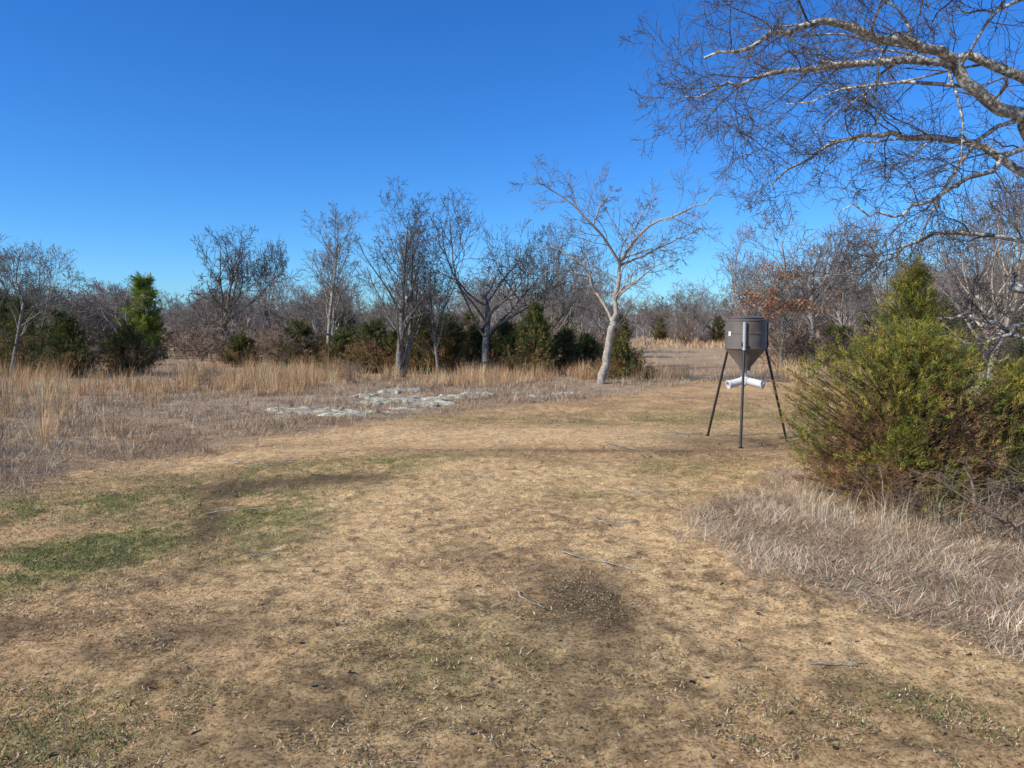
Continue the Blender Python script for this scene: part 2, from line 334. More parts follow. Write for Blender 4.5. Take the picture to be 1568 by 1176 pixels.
# ------------------------------------------------------------------ branch generator
def vadd(a, b, k=1.0): return (a[0] + b[0] * k, a[1] + b[1] * k, a[2] + b[2] * k)
def vn(a):
    l = math.sqrt(a[0] ** 2 + a[1] ** 2 + a[2] ** 2) or 1e-9; return (a[0] / l, a[1] / l, a[2] / l)
def vcross(a, b): return (a[1] * b[2] - a[2] * b[1], a[2] * b[0] - a[0] * b[2], a[0] * b[1] - a[1] * b[0])
class Tree:
    def __init__(s, seed, kids, ratio, ang, wander, trop, seg=(7, 6, 5, 4, 3), t0=.25, rmin=.004, rr=.55):
        s.r = random.Random(seed); s.kids = kids; s.ratio = ratio; s.ang = ang; s.wander = wander; s.trop = trop
        s.seg = seg; s.t0 = t0; s.rmin = rmin; s.rr = rr; s.out = {}; s.tips = []
    def emit(s, pts, rad, lvl):
        sides = 8 if rad[0] > .05 else (5 if rad[0] > .015 else 3)
        s.out.setdefault((len(pts), sides), []).append([(*p, q) for p, q in zip(pts, rad)])
    def grow(s, p, d, L, R, lvl, tend=.25):
        r = s.r; n = s.seg[min(lvl, len(s.seg) - 1)]; pts = [p]; st = L / n; w = s.wander[min(lvl, len(s.wander) - 1)]; tr = s.trop[min(lvl, len(s.trop) - 1)]
        for i in range(n):
            d = vn((d[0] + r.gauss(0, w), d[1] + r.gauss(0, w), d[2] + r.gauss(0, w) + tr))
            p = vadd(p, d, st); pts.append(p)
        rad = [max(R * (1 - (1 - tend) * i / n), s.rmin * .7) for i in range(n + 1)]
        s.emit(pts, rad, lvl); s.spawn(pts, rad, L, lvl)
    def spawn(s, pts, rad, L, lvl, t0=None, nk=None):
        if lvl >= len(s.kids):
            s.tips.append(pts[-1]); s.tips.append(pts[len(pts) // 2]); return
        r = s.r; nk = nk or s.kids[lvl]; n = len(pts) - 1; t0 = s.t0 if t0 is None else t0; az0 = r.random() * 6.28
        for k in range(nk):
            t = t0 + (1 - t0) * (k + r.random()) / nk; f = t * n; i = min(int(f), n - 1); u = f - i
            p = tuple(pts[i][j] * (1 - u) + pts[i + 1][j] * u for j in range(3)); R = rad[i] * (1 - u) + rad[i + 1] * u
            d = vn(tuple(pts[i + 1][j] - pts[i][j] for j in range(3)))
            a = vn(vcross(d, (0, 0, 1) if abs(d[2]) < .9 else (1, 0, 0))); b = vcross(d, a)
            az = az0 + k * 2.4 + r.gauss(0, .4); an = math.radians(s.ang[min(lvl, len(s.ang) - 1)] * r.uniform(.65, 1.3))
            e = tuple(d[j] * math.cos(an) + (a[j] * math.cos(az) + b[j] * math.sin(az)) * math.sin(an) for j in range(3))
            Lc = L * s.ratio[min(lvl, len(s.ratio) - 1)] * (1.15 - .6 * (t - t0) / (1 - t0)) * r.uniform(.6, 1.25)
            s.grow(p, vn(e), Lc, max(R * s.rr * r.uniform(.7, 1.1), s.rmin), lvl + 1)
    def limb(s, ctrl, r0, r1, lvl=1, nk=None, t0=.1, jit=.03, sub=4):
        P = np.array(ctrl, float); out = []
        Q = np.vstack([2 * P[0] - P[1], P, 2 * P[-1] - P[-2]])
        for i in range(1, len(Q) - 2):
            for k in range(sub):
                t = k / sub; a, b, c, d = Q[i - 1], Q[i], Q[i + 1], Q[i + 2]
                out.append(.5 * ((2 * b) + (c - a) * t + (2 * a - 5 * b + 4 * c - d) * t * t + (-a + 3 * b - 3 * c + d) * t ** 3))
        out.append(P[-1]); L = sum(np.linalg.norm(P[i + 1] - P[i]) for i in range(len(P) - 1))
        pts = [tuple(float(v) + (s.r.gauss(0, jit) if 0 < j < len(out) - 1 else 0) for v in q) for j, q in enumerate(out)]
        n = len(pts) - 1; rad = [r0 + (r1 - r0) * (i / n) ** .8 for i in range(n + 1)]
        s.emit(pts, rad, 0)
        if nk != 0: s.spawn(pts, rad, L, lvl, t0, nk)
        return pts
    def geo(s):
        Vs, Fs, mid = [], [], []; o = 0
        for (n, sd), arr in s.out.items():
            A = np.array(arr); P = A[..., :3]; R = A[..., 3]; B = len(A)
            T = norm(np.gradient(P, axis=1)); mean = norm(P[:, -1] - P[:, 0])
            ref = np.where((np.abs(mean[:, 2]) < .7)[:, None], np.array([0, 0, 1.0]), np.array([1.0, 0, 0]))
            U = norm(np.cross(T, ref[:, None, :])); Wv = np.cross(T, U)
            an = np.arange(sd) * 2 * math.pi / sd
            V = P[:, :, None] + R[:, :, None, None] * (U[:, :, None] * np.cos(an)[None, None, :, None] + Wv[:, :, None] * np.sin(an)[None, None, :, None])
            b = (np.arange(B) * n * sd)[:, None, None] + (np.arange(n - 1) * sd)[None, :, None]; j = np.arange(sd)[None, None]; j2 = (j + 1) % sd
            Fs.append(np.stack([b + j, b + j2, b + sd + j2, b + sd + j], -1).reshape(-1, 4) + o); mid.append(1 if sd == 3 else 0)
            if sd == 8:
                Fs.append((np.arange(B) * n * sd)[:, None] + (n - 1) * sd + np.arange(sd)[None] + o); mid.append(0)
            Vs.append(V.reshape(-1, 3)); o += B * n * sd
        s.mid = mid
        return np.concatenate(Vs), Fs
def fit_scale(V, w, h):
    zmax = np.percentile(V[:, 2], 99.3); wx = np.percentile(np.abs(V[:, :2]), 95.5) * 2
    return w / wx, h / zmax
def bare(seed, w, h, style='round', rmin=.005, r0=.13, fine=True):
    if style == 'round':
        T = Tree(seed, (9, 8, 7, 3) if fine else (8, 7, 5, 3), (1.2, .50, .52, .58), (48, 48, 45, 42), (.10, .14, .17, .19, .2), (.05, .10, .07, .05, .02), seg=(5, 8, 6, 4, 3), t0=.38, rmin=rmin, rr=.6)
        T.grow((0, 0, -.1), vn((T.r.gauss(0, .12), T.r.gauss(0, .12), 1)), 2.6, r0, 0, .55)
    elif style == 'upright':
        T = Tree(seed, (20, 7, 5, 3), (.42, .48, .5, .55), (42, 38, 40, 42), (.05, .10, .15, .18, .2), (.05, .14, .10, .05, 0), t0=.18, rmin=rmin, rr=.5)
        T.grow((0, 0, -.1), vn((T.r.gauss(0, .05), T.r.gauss(0, .05), 1)), 5.2, r0, 0, .12)
        T.kids = (13, 6, 5, 3); T.grow((.08, .1, -.1), vn((.16, .1, 1)), 4.3, r0 * .7, 0, .15)
    else:
        T = Tree(seed, (6, 6, 4), (.5, .5, .5), (35, 40, 45), (.10, .15, .2, .2), (.05, .06, .03), seg=(5, 4, 3, 3), t0=.15, rmin=rmin, rr=.6)
        for k in range(9):
            T.grow((T.r.gauss(0, .2), T.r.gauss(0, .2), -.05), vn((T.r.gauss(0, .5), T.r.gauss(0, .5), 1)), T.r.uniform(1, 1.8), .02, 0, .3)
    V, F = T.geo(); sw, sh = fit_scale(V, w, h); V = V.copy(); V[:, :2] *= sw; V[:, 2] *= sh; T.sc = (sw, sh)
    return V, F, T

def put(name, V, F, x, y, mat, T, rot=0.0):
    c, s = math.cos(rot), math.sin(rot); W = V.copy(); W[:, 0] = V[:, 0] * c - V[:, 1] * s; W[:, 1] = V[:, 0] * s + V[:, 1] * c
    ob = mk_mesh(name, W, F, None, mat, True, mat2=TW[mat.name], mid=T.mid); ob.location = (x, y, float(height(x, y)) - .03); return ob

# ------------------------------------------------------------------ individual bare trees
T = Tree(5, (0, 10, 8, 4), (.5, .34, .5, .52), (45, 48, 42, 42), (.1, .14, .18, .2, .2), (.05, .05, .05, .03, 0), seg=(7, 7, 6, 4, 3), rmin=.006, rr=.5)
T.limb([(0, 0, -.1), (.16, 0, .8), (.28, 0, 1.5), (.32, .05, 1.9)], .13, .10, nk=0)
T.limb([(.32, .05, 1.9), (.5, .1, 2.9), (.56, .1, 3.7), (1.35, -.2, 4.7), (2.4, -.4, 5.15), (3.4, -.5, 5.6)], .085, .014, nk=16)
T.limb([(.56, .1, 3.65), (-.3, -.3, 4.75), (-1.2, -.5, 5.5), (-2.2, -.6, 6.1)], .05, .012, nk=14)
T.limb([(.34, .05, 1.85), (-.2, .5, 3.0), (-.7, .8, 3.8), (-1.5, 1.2, 4.3)], .055, .013, nk=14)
T.limb([(.56, .1, 3.6), (1.5, .6, 4.0), (2.4, .9, 4.5), (3.1, 1.1, 4.7)], .045, .01, nk=13)
T.limb([(.9, .0, 4.2), (1.1, .3, 5.0), (1.6, .5, 5.6)], .035, .01, nk=10)
T.limb([(.45, .1, 2.6), (1.2, -.7, 3.3), (1.9, -1.1, 3.7)], .045, .01, nk=11)
T.limb([(-.3, -.3, 4.75), (-.1, -.5, 5.3), (.2, -.6, 5.7)], .03, .01, nk=8)
T.limb([(-.4, .6, 3.3), (-1.3, .2, 3.5), (-2.0, 0, 3.2)], .03, .01, nk=10)
V, F = T.geo(); put('bare_tree', V, F, 2.7, 23.2, M_BARK_LT, T)
def place(seed, w, h, x, y, style, mat, r0=.13, rot=0, rmin=.006, name='bare_oak_tree'):
    V, F, T = bare(seed, w, h, style, rmin=rmin, r0=r0); return put(name, V, F, x, y, mat, T, rot)
place(21, 2.8, 6.7, -3.9, 26.5, 'upright', M_BARK_DK, .12, rmin=.006)
place(31, 5.4, 6.2, -.9, 27.5, 'round', M_BARK_DK, .12, rmin=.0065)
place(33, 4.4, 5.8, .9, 30.5, 'round', M_BARK_DK, .10, 1.0, .007)
place(23, 2.7, 6.9, -8.1, 33.5, 'upright', M_BARK_LT, .11, rmin=.007)
place(35, 6.4, 7.5, -16.8, 45, 'round', M_BARK_DK, .16, .4, .010)
place(36, 3.8, 6.8, -14.2, 46, 'round', M_BARK_DK, .12, 1.4, .010)
place(37, 4.2, 4.7, -17.0, 26, 'round', M_BARK_DK, .08, 2., .006)
place(41, 3.8, 5.2, -20.6, 33, 'round', M_BARK_LT, .08, .3, .008)
place(42, 2.2, 4.8, -2.6, 27.0, 'upright', M_BARK_DK, .07, .9)
place(43, 4.3, 6.8, 12.4, 41, 'round', M_BARK_FAR, .12, .9, .010)
place(44, 5.2, 7.2, 14.8, 38, 'round', M_BARK_FAR, .12, 1.9, .009)
place(45, 4.8, 6.8, 17.6, 36, 'round', M_BARK_FAR, .12, 2.9, .009)
place(46, 5.2, 6.6, 14.0, 22.5, 'round', M_BARK_LT, .11, .2)
place(47, 4.0, 5.2, 11.9, 19.5, 'round', M_BARK_LT, .09, 2.2)
place(48, 4.6, 5.6, 16.8, 27, 'round', M_BARK_FAR, .11, 4.2, .007)
place(49, 3.0, 4.8, 2.2, 32, 'round', M_BARK_FAR, .08, 4.2, .008)
place(50, 3.2, 4.2, -5.6, 33, 'round', M_BARK_FAR, .08, 4.2, .008)
place(51, 3.2, 4.4, -10.6, 38, 'round', M_BARK_FAR, .08, 1.2, .009)

V, F, T = bare(52, 3.6, 4.2, 'round', rmin=.006, r0=.08)
ob = put('oak_tree_with_dead_leaves', V, F, 11.2, 32, M_BARK_DK, T)
tips = np.array(T.tips); tips[:, :2] *= T.sc[0]; tips[:, 2] *= T.sc[1]
r = np.random.default_rng(9); tips = tips[(fbm(tips[:, 0] * 1.2 + 9, tips[:, 2] * 1.2, 3, 2) > .44)]
tips = tips[r.random(len(tips)) < .75]
P = np.repeat(tips, 2, axis=0) + r.normal(0, .07, (len(tips) * 2, 3)); n = len(P)
D = norm(r.normal(0, 1, (n, 3)) + [0, 0, -.5]); S = norm(np.cross(D, r.normal(0, 1, (n, 3))))
Vl, Fl = blade_geo(P, D, norm(D + r.normal(0, .3, (n, 3))), r.uniform(.06, .11, n), r.uniform(.04, .07, n), S)
lf = mk_mesh('leaves', Vl, [Fl], np.repeat(pal(n, [(.42, .20, .09), (.32, .14, .07), (.50, .28, .15)], [3, 2, 2], 3), 5, axis=0), M_LEAF); lf.parent = ob

# large lichen-covered oak at the right
T = Tree(77, (0, 13, 11, 7), (.4, .30, .45, .5), (50, 50, 48, 45), (.1, .17, .22, .24, .25), (0, .0, -.01, -.01, 0), seg=(7, 8, 6, 5, 4), rmin=.0034, rr=.42)
T.limb([(6.9, 9.0, -.2), (6.85, 8.95, 1.0), (6.7, 8.9, 2.2), (6.75, 8.9, 3.6)], .27, .19, nk=0)
T.limb([(6.7, 8.9, 2.9), (5.7, 8.5, 3.8), (5.15, 8.4, 4.15), (4.45, 8.3, 4.6), (3.7, 8.1, 4.75), (3.0, 8.0, 4.8), (2.4, 7.9, 4.55), (1.9, 7.8, 4.4)], .10, .012, nk=20, t0=.2)
T.limb([(6.7, 8.9, 3.2), (5.67, 8.7, 4.5), (4.4, 8.8, 4.72), (3.37, 9.0, 4.72), (2.6, 9.1, 4.55), (2.0, 9.1, 4.4)], .075, .01, nk=19, t0=.25)
T.limb([(6.75, 8.9, 3.5), (5.67, 8.3, 4.85), (5.1, 8, 5.1), (4.7, 7.9, 5.3), (4.0, 7.6, 5.7), (3.2, 7.4, 6.0)], .085, .02, nk=14, t0=.25)
T.limb([(4.95, 7.97, 5.17), (3.9, 7.6, 5.1), (2.7, 7.4, 5.1), (1.75, 7.3, 5.0)], .04, .009, nk=16)
T.limb([(6.7, 8.9, 2.8), (5.6, 9.2, 3.85), (4.8, 9.4, 4.0), (4.3, 9.5, 4.1), (3.7, 9.6, 3.85), (3.2, 9.7, 3.5)], .06, .009, nk=18, t0=.25)
T.limb([(6.7, 8.9, 2.6), (5.67, 8.4, 3.6), (5.0, 8.2, 3.4), (4.4, 8.1, 3.1), (3.9, 8.0, 2.9), (3.4, 8, 2.95)], .045, .008, nk=15, t0=.25)
T.limb([(6.7, 8.9, 2.0), (6.1, 8.75, 2.12), (5.62, 8.65, 2.2)], .085, .06, nk=3, t0=.3, jit=.005)
T.limb([(6.7, 8.9, 1.6), (5.7, 8.5, 1.8), (5.3, 8.3, 1.66), (4.85, 8.2, 1.5)], .04, .01, nk=13)
T.limb([(6.7, 8.9, 1.4), (5.9, 9.4, 1.75), (5.4, 9.8, 1.9), (5.0, 10.1, 1.75)], .04, .01, nk=12)
T.limb([(6.7, 8.9, 2.4), (5.6, 9.4, 2.9), (5.0, 9.8, 2.75), (4.4, 10, 2.45), (4.0, 10, 2.35)], .04, .008, nk=15)
T.limb([(6.75, 8.9, 3.5), (6.3, 8.6, 5.2), (5.7, 8.2, 6.4), (4.9, 8, 7.2)], .12, .02, nk=9)
T.limb([(6.75, 8.9, 3.5), (7.5, 9.2, 5), (8.4, 9.7, 6.5)], .12, .02, nk=7)
T.limb([(6.75, 8.9, 3.3), (7.9, 8.7, 4.2), (9.3, 8.5, 4.8)], .10, .02, nk=7)
V, F = T.geo(); mk_mesh('lichen_oak_tree', V, F, None, M_BARK_NEAR, True, mat2=M_TWIG_DK, mid=T.mid)

# ------------------------------------------------------------------ evergreens
def evergreen(name, x0, y0, H, R, seed, nb, ns, per, nl, nw, cols, rust, lean=0.0, prof=None, rise=.45, jag=.22, thick=.04, la=.62):
    r = np.random.default_rng(seed)
    prof = prof or (lambda t: (1 - t) ** .75 * np.minimum(1, .45 + t * 2.2))
    t = r.random(nb) ** 1.15 * .97 + .01; az = r.random(nb) * 6.283
    lump = 1 - la * .5 + la * (2 * fbm(np.cos(az) * 1.6 + seed, t * 4 + np.sin(az) * 1.6, seed % 50, 2) - .5)
    Rt = R * prof(t) * lump * (1 + r.normal(0, jag, nb)); Rt = np.clip(Rt, .03 * R, 1.25 * R)
    zt = H * t; z0 = np.maximum(zt - Rt * rise * 1.2, .04)
    org = np.stack([lean * z0, np.zeros(nb), z0], 1); tip = np.stack([np.cos(az) * Rt + lean * zt, np.sin(az) * Rt, zt + r.normal(0, .03, nb) * H], 1)
    u = np.repeat(np.linspace(.30, 1.0, ns)[None], nb, 0) + r.normal(0, .03, (nb, ns))
    P = org[:, None] + (tip - org)[:, None] * u[..., None]
    P += r.normal(0, .045 * R, P.shape) * (.5 + u[..., None])
    D = norm(tip - org)[:, None] + r.normal(0, .45, P.shape) + np.array([0, 0, .35])
    D = norm(D).reshape(-1, 3); Pc = P.reshape(-1, 3); m = len(Pc)
    rel = Pc[:, 2] / H; out = u.reshape(-1)
    rn = fbm(Pc[:, 0] * 3.1 / R + 5, Pc[:, 2] * 3.1 / R + Pc[:, 1] * 2 / R, seed % 40, 3)
    isr = r.random(m) < np.clip(rust * (1.9 - 2.6 * rel) * sstep(.35, .6, rn) * 1.6 + .25 * rust * (out < .55), 0, .95)
    ccol = np.where(isr[:, None], pal(m, [(.32, .18, .08), (.40, .24, .105), (.2, .12, .06)], [2, 2, 1], seed + 1), pal(m, cols, [1] * len(cols), seed + 2, .22))
    Pn = np.repeat(Pc, per, 0); Dn = np.repeat(D, per, 0); n = len(Pn)
    along = r.random((n, 1)) * nl * 2.2
    Pn = Pn + Dn * along + r.normal(0, nl * .28, (n, 3)); Dn = norm(Dn + r.normal(0, .42, (n, 3)))
    Pn[:, 2] = np.maximum(Pn[:, 2], .02)
    S = norm(np.cross(Dn, r.normal(0, 1, (n, 3))))
    cn = np.repeat(ccol, per, 0) * (1 + r.normal(0, .12, (n, 1)))
    V1, F1 = blade_geo(Pn, Dn, norm(Dn + r.normal(0, .25, (n, 3))), nl * r.uniform(.6, 1.3, n), nw * r.uniform(.7, 1.3, n), S)
    C1 = np.repeat(np.clip(cn, .01, .7), 5, 0)
    T = Tree(seed, (), (), (), (.1,), (0,))
    T.emit([(0, 0, -.1), (lean * H * .5, 0, H * .5), (lean * H * .97, 0, H * .97)], [thick, thick * .6, .006], 0)
    for i in range(0, nb, 2):
        T.emit([tuple(org[i]), tuple((org[i] + tip[i]) / 2 + [0, 0, -.02 * R]), tuple(tip[i])], [thick * .3, thick * .18, .003], 1)
    V2, F2 = T.geo(); C2 = np.tile(np.array([[.14, .095, .065]]), (len(V2), 1))
    ob = mk_mesh(name, np.concatenate([V1, V2]), [F1] + [f + len(V1) for f in F2], np.concatenate([C1, C2]), M_LEAF)
    ob.location = (x0, y0, float(height(x0, y0))); return ob
YG = [(.35, .32, .055), (.24, .25, .045), (.44, .38, .07), (.13, .15, .035), (.37, .27, .06), (.17, .19, .04)]
DG = [(.10, .13, .033), (.15, .16, .042), (.065, .085, .028), (.19, .16, .055)]
bushprof = lambda t: np.where(t < .5, .84 + .32 * t, np.clip(1 - ((t - .5) / .52) ** 2, 0, 1) ** .75)
evergreen('juniper_bush', 4.02, 7.75, 1.74, .95, 61, 720, 11, 24, .040, .0046, YG, .8, prof=bushprof, rise=.5, jag=.16, la=.75)
evergreen('juniper_bush', 4.42, 8.5, 2.46, .66, 62, 280, 10, 22, .045, .005, YG, .25, rise=.7, jag=.3)
evergreen('juniper_bush', 5.2, 7.9, 1.3, .6, 67, 220, 9, 20, .042, .005, YG, .95, rise=.6, jag=.25)
evergreen('juniper_bush', 3.75, 7.3, .75, .62, 68, 150, 8, 20, .040, .0046, YG, 1.0, rise=.5, jag=.25)
evergreen('juniper_bush', 7.0, 10.6, 1.2, .8, 63, 200, 8, 18, .045, .006, YG, .5)
evergreen('juniper_bush', 9.6, 14.5, 1.5, .8, 64, 160, 8, 16, .05, .008, DG, .2)
J = [(-8.9, 32, 1.9, 1.35, DG, .6), (-5.2, 29.5, 1.9, 1.2, DG, .8), (-3.3, 28.6, 2.1, .9, DG, .5), (-2.2, 28.3, 1.9, .9, DG, .7), (.8, 27.2, 2.4, 1.05, DG + YG[1:2], .3), (-.2, 28.0, 1.8, 1.0, DG + YG[3:4], .7),
     (1.9, 28.2, 1.5, .8, DG, .4), (3.6, 25.4, 1.15, .95, DG + YG[4:5], .7), (-17.5, 27.5, 2.6, 1.5, DG, .3), (-15.2, 26.3, 1.9, 1.2, DG, .3), (-19.2, 29, 3.0, 1.6, DG, .3), (-14.0, 28, 1.7, 1.1, DG, .6), (17.5, 31, 2.6, 1.4, DG, .2),
     (-6.9, 31, 1.4, .9, DG, .9), (2.9, 29, 1.3, .8, DG, .7), (-4.3, 29.2, 1.5, .9, DG, .9), (-1.3, 28.9, 1.6, .9, DG, .9), (15.5, 36, 1.6, 1.1, DG, .4), (-25, 37, 2.6, 1.4, DG, .3), (-12, 34, 1.3, 1.0, DG, .8)]
for i, (x, y, h, w, c, ru) in enumerate(J):
    evergreen('cedar_bush', x, y, h, w, 400 + i, 150, 8, 16, .10, .018, c, ru, rise=.6, jag=.3)
pineprof = lambda t: np.clip(1 - t, 0, 1) ** .55 * np.where(t < .22, .55, 1) * (.75 + .35 * np.sin(t * 34))
evergreen('pine_tree', -20.0, 42, 4.4, 1.25, 71, 120, 7, 34, .17, .022, [(.25, .31, .05), (.18, .24, .045), (.32, .36, .07)], .05, rise=.15, jag=.4, thick=.08, prof=pineprof, la=.9)

# ------------------------------------------------------------------ distant woods: one instanced collection
ucoll = bpy.data.collections.new('distant_treeline_trees')
def far_mesh(ob):
    me = ob.data; bpy.data.objects.remove(ob); return me
vars_, bvars, cvars = [], [], []
for k in range(5):
    V, F, T = bare(200 + k, 4.6, 6.0, 'round' if k < 4 else 'upright', rmin=.013, r0=.12, fine=False)
    vars_.append(far_mesh(mk_mesh('far_tree_%d' % k, V, F, None, M_BARK_FAR, True, ucoll, mat2=M_TWIG_FAR, mid=T.mid)))
for k in range(3):
    V, F, T = bare(300 + k, 2.6, 2.2, 'brush', rmin=.009)
    bvars.append(far_mesh(mk_mesh('far_brush_%d' % k, V, F, None, M_BRUSH, True, ucoll)))
for k in range(2):
    cvars.append(far_mesh(evergreen('far_cedar_%d' % k, 0, 0, 3.0, 1.2, 350 + k, 110, 6, 12, .16, .04, DG, .35, rise=.6, jag=.3)))
r = random.Random(4)
def inst(me, x, y, s, sz):
    o = bpy.data.objects.new('tree', me); o.location = (x, y, float(height(x, y)) - .05); o.rotation_euler = (0, 0, r.random() * 6.28); o.scale = (s, s, sz); ucoll.objects.link(o)
for i in range(350):
    y = 42 * math.exp(r.random() * math.log(190 / 42)); q = r.uniform(-.82, .82); x = q * y
    if .12 < q < .30 and y < 75: continue
    h = r.uniform(.7, 1.15) * (1 + (.15 if q > .25 else 0)) * (.8 if y < 60 else 1)
    if q < -.05: h *= .88
    inst(r.choice(vars_), x, y, h * r.uniform(.9, 1.3), h)
for i in range(200):
    y = 31 * math.exp(r.random() * math.log(90 / 31)); q = r.uniform(-.82, .82); x = q * y
    if .12 < q < .36 and y < 72: continue
    if q > -.1 and r.random() < .4: continue
    h = r.uniform(.4, 1.1); inst(r.choice(bvars), x, y, h * 1.3, h)
for i in range(60):
    y = 36 * math.exp(r.random() * math.log(100 / 36)); q = r.uniform(-.8, .8); x = q * y
    if .12 < q < .36 and y < 72: continue
    h = r.uniform(.45, 1.0); inst(r.choice(cvars), x, y, h * 1.05, h)
e = bpy.data.objects.new('distant_treeline', None); e.instance_type = 'COLLECTION'; e.instance_collection = ucoll; scene.collection.objects.link(e)

V, F, T = bare(501, 2.2, .7, 'brush', rmin=.003); put('dead_brush', V, F, 4.6, 7.0, M_BRUSH, T)
V, F, T = bare(502, 1.6, .6, 'brush', rmin=.003); put('dead_brush', V, F, 3.7, 6.95, M_BRUSH, T)
for i, (x, y, w, h) in enumerate([(-7.4, 10.3, 1.3, .55), (-6.4, 8.9, 1.0, .4), (-10.8, 15.8, 1.8, .9), (-9.2, 12.9, 1.2, .6), (-5.0, 23.5, 1.6, .8), (-9.5, 22, 2, .8)]):
    V, F, T = bare(510 + i, w, h, 'brush', rmin=.0035); put('dead_brush', V, F, x, y, M_BRUSH, T)

# ------------------------------------------------------------------ lichen covered rock slabs
mr, nt, b = nmat('lichen_rock')
n1 = noise_node(nt, 3.2, 10, .78); n2 = noise_node(nt, 9, 8, .7)
r1 = ramp(nt, n1.outputs[0], [(.42, (.22, .17, .105)), (.48, (.48, .45, .31)), (.56, (.70, .68, .52))]); r2 = ramp(nt, n2.outputs[0], [(.42, (.42, .37, .28)), (.52, (1, 1, 1))])
mx = nt.nodes.new('ShaderNodeMix'); mx.data_type = 'RGBA'; mx.blend_type = 'MULTIPLY'; mx.inputs[0].default_value = .85
nt.links.new(r1.outputs[0], mx.inputs[6]); nt.links.new(r2.outputs[0], mx.inputs[7]); nt.links.new(mx.outputs[2], b.inputs['Base Color']); b.inputs['Roughness'].default_value = .95
bp = nt.nodes.new('ShaderNodeBump'); bp.inputs['Distance'].default_value = .03; nt.links.new(n2.outputs[0], bp.inputs['Height']); nt.links.new(bp.outputs[0], b.inputs['Normal'])
def slab(x0, y0, rx, ry, h, rot, seed):
    nr, na = 16, 96; V = []
    an = np.arange(na) * 2 * math.pi / na
    edge = .35 + 1.3 * fbm(np.cos(an) * 3.2 + seed, np.sin(an) * 3.2 + seed * 2, seed, 5)
    for i in range(nr + 1):
        q = i / nr; rad = q * edge; u = np.cos(an) * rad * rx; v = np.sin(an) * rad * ry
        x = x0 + u * math.cos(rot) - v * math.sin(rot); y = y0 + u * math.sin(rot) + v * math.cos(rot)
        top = h * (1 - sstep(.7, 1.0, q)) - .05 * sstep(.85, 1, q) + (fbm(x * 3.5, y * 3.5, seed, 4) - .5) * .13 * (q < .95)
        V.append(np.stack([x, y, height(x, y) + top], 1))
    V = np.concatenate(V); Fq = []
    for i in range(nr):
        a = i * na + np.arange(na); c = i * na + (np.arange(na) + 1) % na; Fq.append(np.stack([a, a + na, c + na, c], 1))
    mk_mesh('rock_slab', V, [np.concatenate(Fq)], None, mr, True)
for i, s_ in enumerate([(-4.4, 16.1, .9, .5, .025, -.12), (-3.2, 15.7, .8, .5, .02, .2), (-2.6, 18.3, .9, .9, .03, .2), (-1.9, 17.4, .7, .6, .03, .3), (-.7, 19.6, .7, .6, .03, 0), (.55, 19.4, .4, .5, .03, 0), (-3.0, 20.4, .6, .8, .05, 0),
                         (-1.5, 18.9, .4, .6, .03, 1), (-3.0, 17.3, .45, .4, .025, 0), (.1, 20.3, .3, .4, .03, .5), (-2.3, 16.4, .3, .25, .02, 0), (-3.7, 19, .35, .4, .03, 0), (1.4, 20.6, .35, .4, .03, 0)]):
    slab(*s_, 7 + i)

# ------------------------------------------------------------------ fallen sticks
def stick(pts, r0, seed, kids=3):
    T = Tree(seed, (0, kids), (.3, .35), (40, 40), (.1, .15), (0, -.02), seg=(5, 4), rmin=.003)
    P = [(px_, py_, float(height(px_, py_)) + .022) for px_, py_ in pts]
    T.limb(P, r0, r0 * .5, nk=kids if kids else 0, jit=.006); V, F = T.geo()
    V[:, 2] = np.maximum(V[:, 2], height(V[:, 0], V[:, 1]) + .008); mk_mesh('fallen_stick', V, F, None, M_BARK_LT, True)
stick([(.38, 5.9), (.55, 5.72), (.75, 5.55), (.93, 5.42)], .009, 1); stick([(.02, 4.95), (.08, 4.8), (.2, 4.62)], .007, 2, 2); stick([(1.55, 3.92), (1.72, 3.9), (1.86, 3.92)], .006, 3, 1)
stick([(1.4, 11.5), (1.7, 10.9), (1.9, 10.8)], .012, 4, 2); stick([(-3.6, 9.8), (-3.1, 9.6), (-2.8, 9.7)], .010, 5); stick([(.75, 6.9), (.9, 6.7), (1.1, 6.75)], .009, 6); stick([(-2.0, 5.75), (-1.8, 5.9)], .007, 7, 1)
stick([(-2.9, 7.2), (-2.5, 7.35), (-2.3, 7.3)], .007, 8, 2); stick([(2.5, 12.6), (3.0, 12.5), (3.2, 12.8)], .014, 9); stick([(-.6, 8.9), (-.2, 8.8)], .008, 10, 2); stick([(1.2, 8.2), (1.6, 8.05), (1.8, 8.15)], .007, 12, 2)

# ------------------------------------------------------------------ tripod game feeder
def pmat(name, col, rough, metal=0.0, nz=None):
    m, nt, b = nmat(name); b.inputs['Roughness'].default_value = rough; b.inputs['Metallic'].default_value = metal
    n = noise_node(nt, nz or 6, 8, .65); r_ = ramp(nt, n.outputs[0], [(.3, tuple(c * .7 for c in col)), (.7, tuple(min(1, c * 1.2) for c in col))])
    nt.links.new(r_.outputs[0], b.inputs['Base Color']); return m
M_BAR = pmat('weathered_bronze_paint', (.145, .12, .097), .55, .0); M_LEG = pmat('dark_steel', (.035, .033, .032), .45, .3); M_PVC = pmat('white_pvc', (.72, .70, .66), .4); M_BRK = pmat('galvanised_and_sunlit_steel', (.62, .62, .6), .35, .4)
fe = bpy.data.objects.new('game_feeder', None); scene.collection.objects.link(fe); FX, FY = 3.6, 11.85; fe.location = (FX, FY, float(height(FX, FY)))
